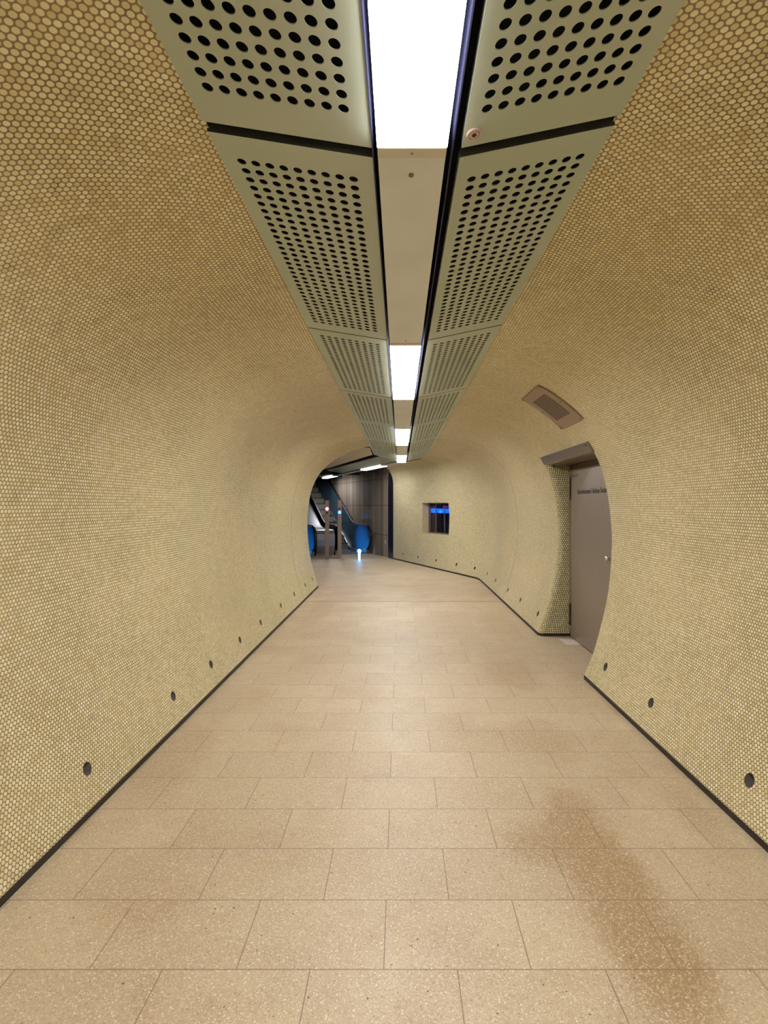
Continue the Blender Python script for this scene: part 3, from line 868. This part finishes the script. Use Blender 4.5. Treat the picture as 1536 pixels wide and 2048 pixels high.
def make_escalator():
    root = empty('escalator', esc_pt(-.53, 0), ea)
    hw = .52
    for s in (1, -1):
        x = s*hw; side = []
        rp = rail_path(.03)
        top = rp[3:]
        low = [(y_, skirt(y_)+.05) for y_ in (TOPY, 2.4, 2.0, 1.8, 1.6, 1.0, .45)]
        mb = MB(); mb.extrude(top + low, lambda q: (x-.012, q[0], q[1]), lambda q: (x+.012, q[0], q[1]))
        bl = mb.build('balustrade', M['bal'], parent=root)
        mb = MB()
        sec = [(x+.042*math.cos(t)*1.0, .022*math.sin(t)) for t in [2*math.pi*k/12 for k in range(12)]]
        mb.sweep(rail_path(0), sec); mb.build('handrail', M['black'], parent=root, smooth=True)
        mb = MB()                      # bright line at the foot of the panel
        mb.sweep([(y_, skirt(y_)+.04) for y_ in (.30, 1.0, 1.6, 1.7, 1.8, 1.9, 2.0, 2.4, TOPY)], [(x-s*.014, -.012), (x-s*.014, .012), (x-s*.05, .010), (x-s*.05, -.012)])
        mb.build('skirt_trim', M['edge'], parent=root)
        mb = MB()
        lowp = [(y_, skirt(y_)+.03) for y_ in (.30, 1.0, 1.6, 1.8, 2.0, 2.4, TOPY)]
        mb.extrude(lowp + [(TOPY, 0), (.30, 0)], lambda q: (x-s*.03, q[0], q[1]), lambda q: (x-s*.05, q[0], q[1]))
        mb.build('skirt_panel', M['bal'], parent=root)
        mb = MB(); mb.box(x-.05, x+.05, .28, .55, 0, .16); bev(mb.build('newel_base', M['post'], parent=root), .006)
    w = hw-.055
    mb = MB(); mb.box(-w, w, .35, 1.15, 0, .012); mb.build('floor_plate', M['deck'], parent=root)
    for k in range(15):
        y0 = 1.15 + .4*k; z = TN*.4*max(0, k-1)+.01
        if y0 > TOPY-.4: break
        mb = MB(); mb.box(-w, w, y0, y0+.41, max(z-.30, 0), z)
        for g in range(9): mb.box(-w+.02, w-.02, y0+.02+g*.04, y0+.035+g*.04, z, z+.006)
        st = mb.build('step', M['tread'], parent=root)
        mb = MB(); mb.box(-w, w, y0-.004, y0+.012, z-.022, z+.007); mb.build('step_edge', M['black'], parent=st)
    return root
eb = make_escalator(); tag(eb, 'right-hand dark escalator with blue lit side panel, next to the concrete wall', 'escalator', 'pair of escalators')
ea_ = copy_tree(eb); ea_.location = esc_pt(-1.81-.52, 0)
tag(ea_, 'left-hand escalator mostly hidden behind the left wall', 'escalator', 'pair of escalators')
def deck(x0, x1, name, label):
    mb = MB(); rp = rail_path(.13)
    top = [(max(.22, y), z) for y, z in rp if z > .45]
    poly = [(.22, .10)] + top + [(TOPY, 0.4), (TOPY, .3), (3.5, .1)]
    poly = [(.24, .10), (.19, .3), (.17, .5), (.19, .68), (.27, .78), (.42, .81)] + rail_path(.12)[17:] + [(TOPY, .10)]
    mb.extrude(poly, lambda q: (x0, q[0], q[1]), lambda q: (x1, q[0], q[1]))
    o = mb.build(name, M['deck'], loc=O_B); o.rotation_euler = (0, 0, ea); tag(o, label, 'escalator housing')
    mb = MB(); mb.extrude([(.30, 0), (.30, .10), (TOPY, .10), (TOPY, 0)], lambda q: (x0, q[0], q[1]), lambda q: (x1, q[0], q[1])); mb.build('plinth', M['post'], parent=o)
    return o
dk = deck(-1.72, -1.14, 'escalator_housing', 'shiny metal housing between the two escalators')
mb = MB()
for xx in (-1.40, -1.36): 
    mb.box(xx-.003, xx+.003, .18, .19, .15, .66)
mb.build('housing_seam', M['base'], parent=dk)
deck(.05, .13, 'escalator_housing', 'narrow metal housing between the right-hand escalator and concrete wall')

# signal posts
def post(x, y, top, lit, label):
    root = empty('signal_post', (x, y, 0), ea*.4)
    mb = MB(); mb.box(-.058, .058, -.04, .04, 0, top); bev(mb.build('column', M['post'], parent=root), .004)
    mb = MB(); mb.box(-.059, .059, -.041, .041, top-.004, top+.008); mb.build('column_cap', M['steel'], parent=root)
    for z, k in ((top-.237, 'red'), (top-.345, 'blue')):
        mb = MB(); mb.cyl((0, -.055, z), (0, -.04, z), .040 if lit == k else .030, 20)
        on = lit == k
        o = mb.build('signal_lamp', (M['red_em'] if k == 'red' else M['blue_em']) if on else M['black'], parent=root)
        o['label'] = ('lit pink red lamp' if k == 'red' else 'lit bright blue lamp') if on else 'unlit dark lamp'
    tag(root, label, 'signal post', 'signal posts in front of the escalators')
post(-2.117, 14.57, 1.70, 'red', 'slim metal signal post with a lit red lamp, left of the two')
post(-1.776, 14.75, 1.705, 'blue', 'slim metal signal post with a lit blue lamp, right of the two')
# low glowing marker
root = empty('marker_light', (-1.160, 14.32, 0))
mb = MB(); mb.cyl((0, 0, 0), (0, 0, .21), .030, 16, r1=.036); mb.build('column', M['cyan_soft'], parent=root, smooth=False)
mb = MB()
rr = []
for k in range(9):
    a = -math.pi/2 + math.pi*k/8; r_ = max(.001, .055*math.cos(a)); rr.append([mb.p((r_*math.cos(2*math.pi*j/16), r_*math.sin(2*math.pi*j/16), .262+.055*math.sin(a))) for j in range(16)])
for a, b_ in zip(rr, rr[1:]):
    for k in range(16): mb.face(a[k], a[(k+1) % 16], b_[(k+1) % 16], b_[k])
mb.build('lamp_head', M['cyan_em'], parent=root, smooth=True)
tag(root, 'short glowing cyan marker light on the floor before the right-hand escalator', 'marker light')

# ------------------------------------------------------------------ lights belonging to the place
def pt(name, loc, col, e, r=.04):
    l = bpy.data.lights.new(name, 'POINT'); l.color = col; l.energy = e; l.shadow_soft_size = r
    o = bpy.data.objects.new(name, l); COL.objects.link(o); o.location = loc; return o
for xx in (-.75, -2.55):
    l = bpy.data.lights.new('escalator_comb_light', 'SPOT'); l.color = (.01, .40, 1.0); l.energy = 20; l.shadow_soft_size = .04; l.spot_size = R(92); l.spot_blend = .6
    o = bpy.data.objects.new('escalator_comb_light', l); COL.objects.link(o); o.location = esc_pt(xx, .75, .22)
    dirn = (hx*1.0 + Vector((0, 0, .16))); o.rotation_euler = dirn.to_track_quat('-Z', 'Y').to_euler()

w = bpy.data.worlds.new('world'); sc.world = w; w.use_nodes = True
w.node_tree.nodes['Background'].inputs[0].default_value = (1, .9, .75, 1); w.node_tree.nodes['Background'].inputs[1].default_value = .0

# ------------------------------------------------------------------ camera and render look
cam = bpy.data.cameras.new('camera'); co = bpy.data.objects.new('camera', cam); COL.objects.link(co); sc.camera = co
co.location = (0, 0, H); co.rotation_euler = (math.pi/2, 0, 0)
cam.sensor_fit = 'HORIZONTAL'; cam.sensor_width = 36; cam.lens = F/1536*36; cam.clip_start = .05; cam.clip_end = 100
cam.shift_x = -32/1536; cam.shift_y = -14/1536
vs = sc.view_settings; vs.view_transform = 'Standard'; vs.look = 'None'; vs.gamma = 1; vs.exposure = 1.74; vs.use_curve_mapping = False
sc.cycles.use_denoising = True; sc.cycles.max_bounces = 7; sc.cycles.diffuse_bounces = 4; sc.cycles.glossy_bounces = 3; sc.cycles.adaptive_threshold = .04; sc.cycles.adaptive_min_samples = 12
sc.cycles.caustics_reflective = False; sc.cycles.caustics_refractive = False; sc.cycles.sample_clamp_indirect = 6
sc.cycles.use_light_tree = False
